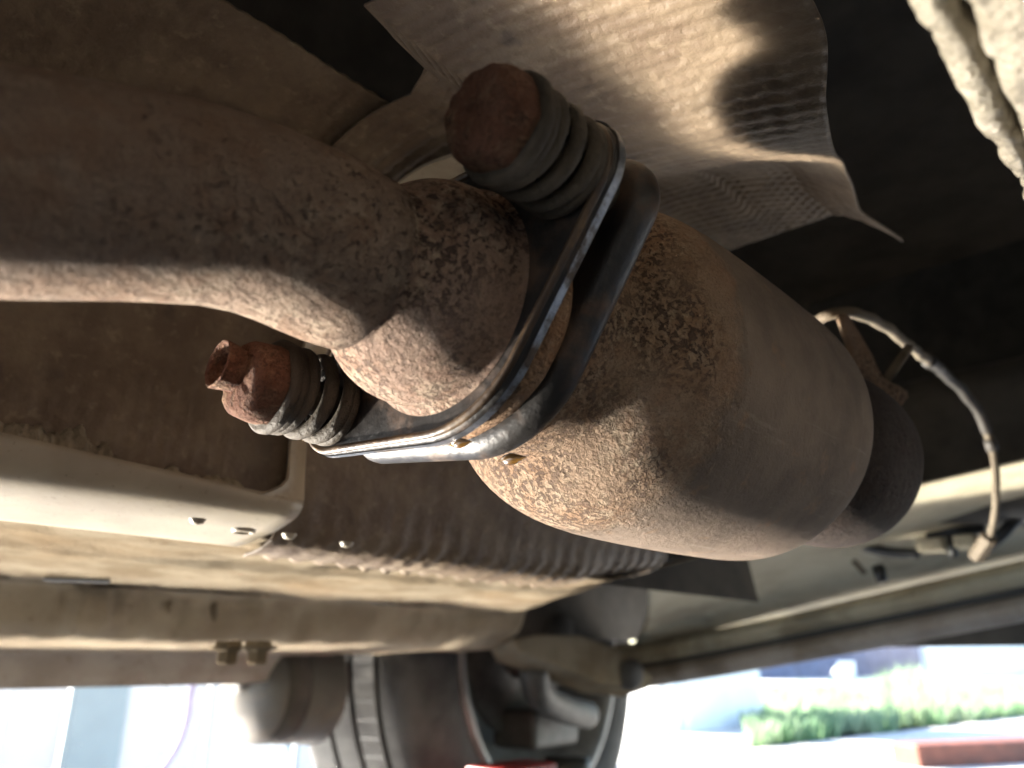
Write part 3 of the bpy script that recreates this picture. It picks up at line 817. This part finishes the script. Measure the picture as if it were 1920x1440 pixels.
for k in range(90):
    a = 2 * math.pi * k / 90
    for (ya, yb, off) in ((Y0 + 0.05, Y0 + 0.08, 0.02),):
        a2 = a + off
        rad = np.array([math.cos(a2), 0, math.sin(a2)])
        tan = np.array([-math.sin(a2), 0, math.cos(a2)])
        m.box(wc + rad * (WR - 0.0002) + np.array([0, (ya + yb) / 2, 0]), (0.0007, (yb - ya) / 2, 0.0006), tan, (0, 1, 0), rad)
kind(m.build('tread_sipes', M['dark_plate'], ty, smooth=False), 'stuff')
MB().lathe([(Y0 + 0.0, 0.206), (Y0 - 0.006, 0.204), (Y0 - 0.006, 0.196), (Y0 + 0.006, 0.190), (Y0 + 0.03, 0.180), (Y0 + 0.11, 0.160), (Y0 + 0.135, 0.10), (Y0 + 0.13, 0.0001)], wc, (0, 1, 0), 96).build('rim', M['rim'], wh)
MB().lathe([(Y0 + 0.045, 0.0001), (Y0 + 0.045, 0.120), (Y0 + 0.058, 0.122), (Y0 + 0.06, 0.0001)], wc, (0, 1, 0), 64).build('brake_disc', M['dark_metal'], wh)
MB().lathe([(Y0 - 0.03, 0.0001), (Y0 - 0.03, 0.035), (Y0 + 0.02, 0.045), (Y0 + 0.05, 0.05)], wc, (0, 1, 0), 40).build('hub', M['dark_metal'], wh)
MB().box(wc + [0.02, Y0 + 0.03, -0.11], (0.06, 0.035, 0.025)).build('brake_caliper', M['dark_metal'], wh, bevel=0.008)

wh.rotation_euler[2] = math.radians(9)      # steered a little

# ------------------------------------------------------------------ rounded mud flap behind the wheel
cc = hit(452, 1290, 1, 0.785)
can = thing('canister', 'rounded grey canister hanging under the sill beside the tyre', 'canister', cc)
ca = np.array([1.0, 0.10, 0.03])
MB().lathe([(-0.004, 0.0001), (-0.002, 0.0240), (0.004, 0.0432), (0.014, 0.0540), (0.018, 0.0554)], cc, ca, 56).build('end_cap', M['guard'], can)
MB().lathe([(0.018, 0.0528), (0.019, 0.0558), (0.046, 0.0570), (0.047, 0.0534)], cc, ca, 56).build('shade_band', M['under'], can)  # black band paints the shadow that crosses the drum's side
MB().lathe([(0.046, 0.0558), (0.048, 0.0588), (0.082, 0.0600), (0.084, 0.0630), (0.089, 0.0636), (0.091, 0.0600), (0.092, 0.0001)], cc, ca, 56).build('barrel', M['guard'], can)
MB().tube([cc + [0.0, 0.0, 0.0], cc + [-0.012, -0.02, 0.01], cc + [0.01, -0.03, 0.05]], 0.007, 10).build('nozzle', M['guard'], can)

# ------------------------------------------------------------------ outside: white panels, posts, container, hose, grass, walls
wl = thing('panel_fence', 'pale blue white upright panels outside to the left of the canister', 'fence', hit(200, 1300, 1, 1.9) * [1, 1, 0])
xe = [hit(px, 1330, 1, 1.9)[0] for px in (-900, -500, -150, 10, 128, 236, 392, 440, 560, 700, 830)]
for i in range(len(xe) - 1):
    MB().box(((xe[i] + xe[i + 1]) / 2, 1.9 + (0.02 if i % 2 else 0.0), 0.20), ((xe[i + 1] - xe[i]) / 2 - 0.003, 0.015, 0.20)).build('panel', M['panel'] if i % 3 != 1 else M['panel_blue'], wl, smooth=False, bevel=0.004)
ct = thing('plastic_container', 'white cylindrical container standing on the ground below the grey canister', 'container', hit(480, 1420, 1, 1.5) * [1, 1, 0])
cc = hit(480, 1400, 1, 1.5)
cz = cc[2]
MB().lathe([(0, 0.0001), (0, 0.062), (0.004, 0.066), (cz - 0.03, 0.066), (cz - 0.004, 0.060), (cz + 0.004, 0.05), (cz + 0.004, 0.0001)], cc * [1, 1, 0], (0, 0, 1), 48).build('tub', M['white'], ct)
MB().lathe([(cz - 0.002, 0.053), (cz + 0.014, 0.053), (cz + 0.017, 0.048), (cz + 0.017, 0.0001)], cc * [1, 1, 0], (0, 0, 1), 40).build('lid', M['cool'], ct)
hp = [hit(px, py, 1, 1.30) for px, py in ((356, 1240), (358, 1290), (355, 1330), (345, 1370), (330, 1405), (305, 1440), (270, 1475))]
hp.append(np.array([hp[-1][0] - 0.1, 1.3, 0.006]))
hp.append(np.array([hp[-1][0] - 0.3, 1.25, 0.006]))
hp = [np.array([hp[0][0] - 0.12, 1.88, 0.415]), np.array([hp[0][0] - 0.03, 1.62, 0.44])] + hp
tag(MB().tube(spline(hp, 60), 0.0062, 12).build('hose', M['hose']), 'pale lilac hose curving down in front of the white panels', 'hose')
# posts and door panel right of the wheel
gx = thing('white_gate', 'white upright gate leaf with posts outside right of the wheel', 'gate', hit(1320, 1400, 1, 1.75) * [1, 1, 0])
def upright(pxa, pxb, y, h, mat, name, th=0.03):
    a, b = hit(pxa, 1380, 1, y), hit(pxb, 1380, 1, y)
    MB().box(((a[0] + b[0]) / 2, y, h / 2), (abs(b[0] - a[0]) / 2, th, h / 2)).build(name, mat, gx, smooth=False, bevel=0.004)
upright(1226, 1252, 1.75, 0.95, M['white'], 'gate_post')
upright(1254, 1280, 1.80, 0.95, M['cool'], 'gate_rail')
upright(1282, 1425, 1.78, 0.95, M['white'], 'gate_leaf')
bw = MB()
p0, p1 = hit(1380, 1300, 1, 6.0), hit(1780, 1260, 1, 5.2)
bwt = thing('board_wall', 'dark blue grey board wall behind the grass', 'wall', (p0 + p1) / 2 * [1, 1, 0])
N = 9
for i in range(N):
    a, b = p0 + (p1 - p0) * i / N, p0 + (p1 - p0) * (i + 1) / N
    MB().prism([(a[0], a[1], 0), (b[0] - 0.01, b[1], 0), (b[0] - 0.01, b[1], 1.3), (a[0], a[1], 1.3)], (0, 0.03, 0)).build('board', M['blue_wall'], bwt, smooth=False)
ww0, ww1 = hit(1745, 1270, 1, 4.4), hit(2300, 1270, 1, 1.4)
wwt = MB().prism([(ww0[0], ww0[1], 0), (ww1[0], ww1[1], 0), (ww1[0], ww1[1], 1.2), (ww0[0], ww0[1], 1.2)], (0.15, 0.15, 0)).build('white_wall', M['white'], None, smooth=False)
tag(wwt, 'white rendered wall at the right edge beyond the grass', 'wall')
sg = MB().prism([hit(px, py, 1, 4.6) for px, py in ((1562, 1262), (1575, 1240), (1602, 1240), (1605, 1265), (1590, 1290))], (0, 0.02, 0)).build('white_bag', M['white'], None, smooth=False)
bag = sg
tag(bag, 'small white bag hanging in front of the dark board wall', 'bag')
# grass strip
gr = np.random.RandomState(3)
bl = MB()
def lerp(a, b, t):
    return a + (b - a) * t
g00, g01, g10, g11 = hit(1400, 1408, 2, 0.0), hit(2000, 1336, 2, 0.0), hit(1380, 1290, 2, 0.0), hit(2000, 1274, 2, 0.0)
MB().add([g00 + [0, 0, .004], g01 + [0, 0, .004], g11 + [0, 0, .004], g10 + [0, 0, .004]], [(0, 1, 2, 3)]).build('lawn', M['soil'], None, smooth=False)['kind'] = 'structure'
for i in range(20000):
    u, v = gr.rand(), gr.rand() ** 1.5
    p = lerp(lerp(g00, g01, u), lerp(g10, g11, u), v * (0.93 + 0.14 * nz((u * 30, 0, 5))) + 0.02 * abs(nz((u * 60, 3, 0))))
    if nz((p[0] * 3, p[1] * 3, 1)) < -0.12 + 0.3 * (gr.rand() - 0.5):
        continue
    h = (0.03 + 0.07 * gr.rand()) * (1 + 2.2 * math.exp(-((u - 0.42) / 0.09) ** 2) * gr.rand())
    a = gr.rand() * 6.28
    wv = np.array([math.cos(a), math.sin(a), 0]) * 0.006
    ln = np.array([gr.randn(), gr.randn(), 0]) * 0.25 * h
    bl.add([p - wv, p + wv, p + ln * 0.4 + wv * 0.7 + [0, 0, h * 0.6], p + ln * 0.4 - wv * 0.7 + [0, 0, h * 0.6], p + ln + [0, 0, h]], [(0, 1, 2, 3), (3, 2, 4)])
kind(bl.build('grass', M['grass'], None, smooth=False), 'stuff')
# timber, kerb, red tool
a, b = hit(1700, 1440, 2, 0.0), hit(1990, 1425, 2, 0.0)
zt = hit(1700, 1392, 1, a[1])[2]
d = (b - a) / np.linalg.norm(b - a)
tb = MB().box((a + b) / 2 + [0, 0, zt / 2], (np.linalg.norm(b - a) / 2, 0.05, zt / 2), d, np.cross([0, 0, 1], d)).build('timber_beam', M['timber'], None, smooth=False, bevel=0.006)
tag(tb, 'red brown timber beam lying on the pale ground at lower right', 'timber')
jk = thing('bottle_jack', 'red and black jack top with a yellow band below the wheel', 'jack', hit(1010, 1440, 1, 0.60) * [1, 1, 0])
ja = hit(960, 1432, 1, 0.60)
MB().box((ja[0], ja[1], ja[2] / 2), (0.045, 0.025, ja[2] / 2)).build('jack_body', M['red'], jk, bevel=0.004)
jb = hit(1062, 1418, 1, 0.60)
MB().lathe([(0, 0.0001), (0, 0.028), (jb[2] - 0.012, 0.028), (jb[2], 0.024), (jb[2], 0.0001)], jb * [1, 1, 0], (0, 0, 1), 32).build('jack_post', M['black_plastic'], jk)
MB().lathe([(jb[2] - 0.026, 0.0284), (jb[2] - 0.02, 0.0284)], jb * [1, 1, 0], (0, 0, 1), 32).build('yellow_band', M['yellow'], jk)
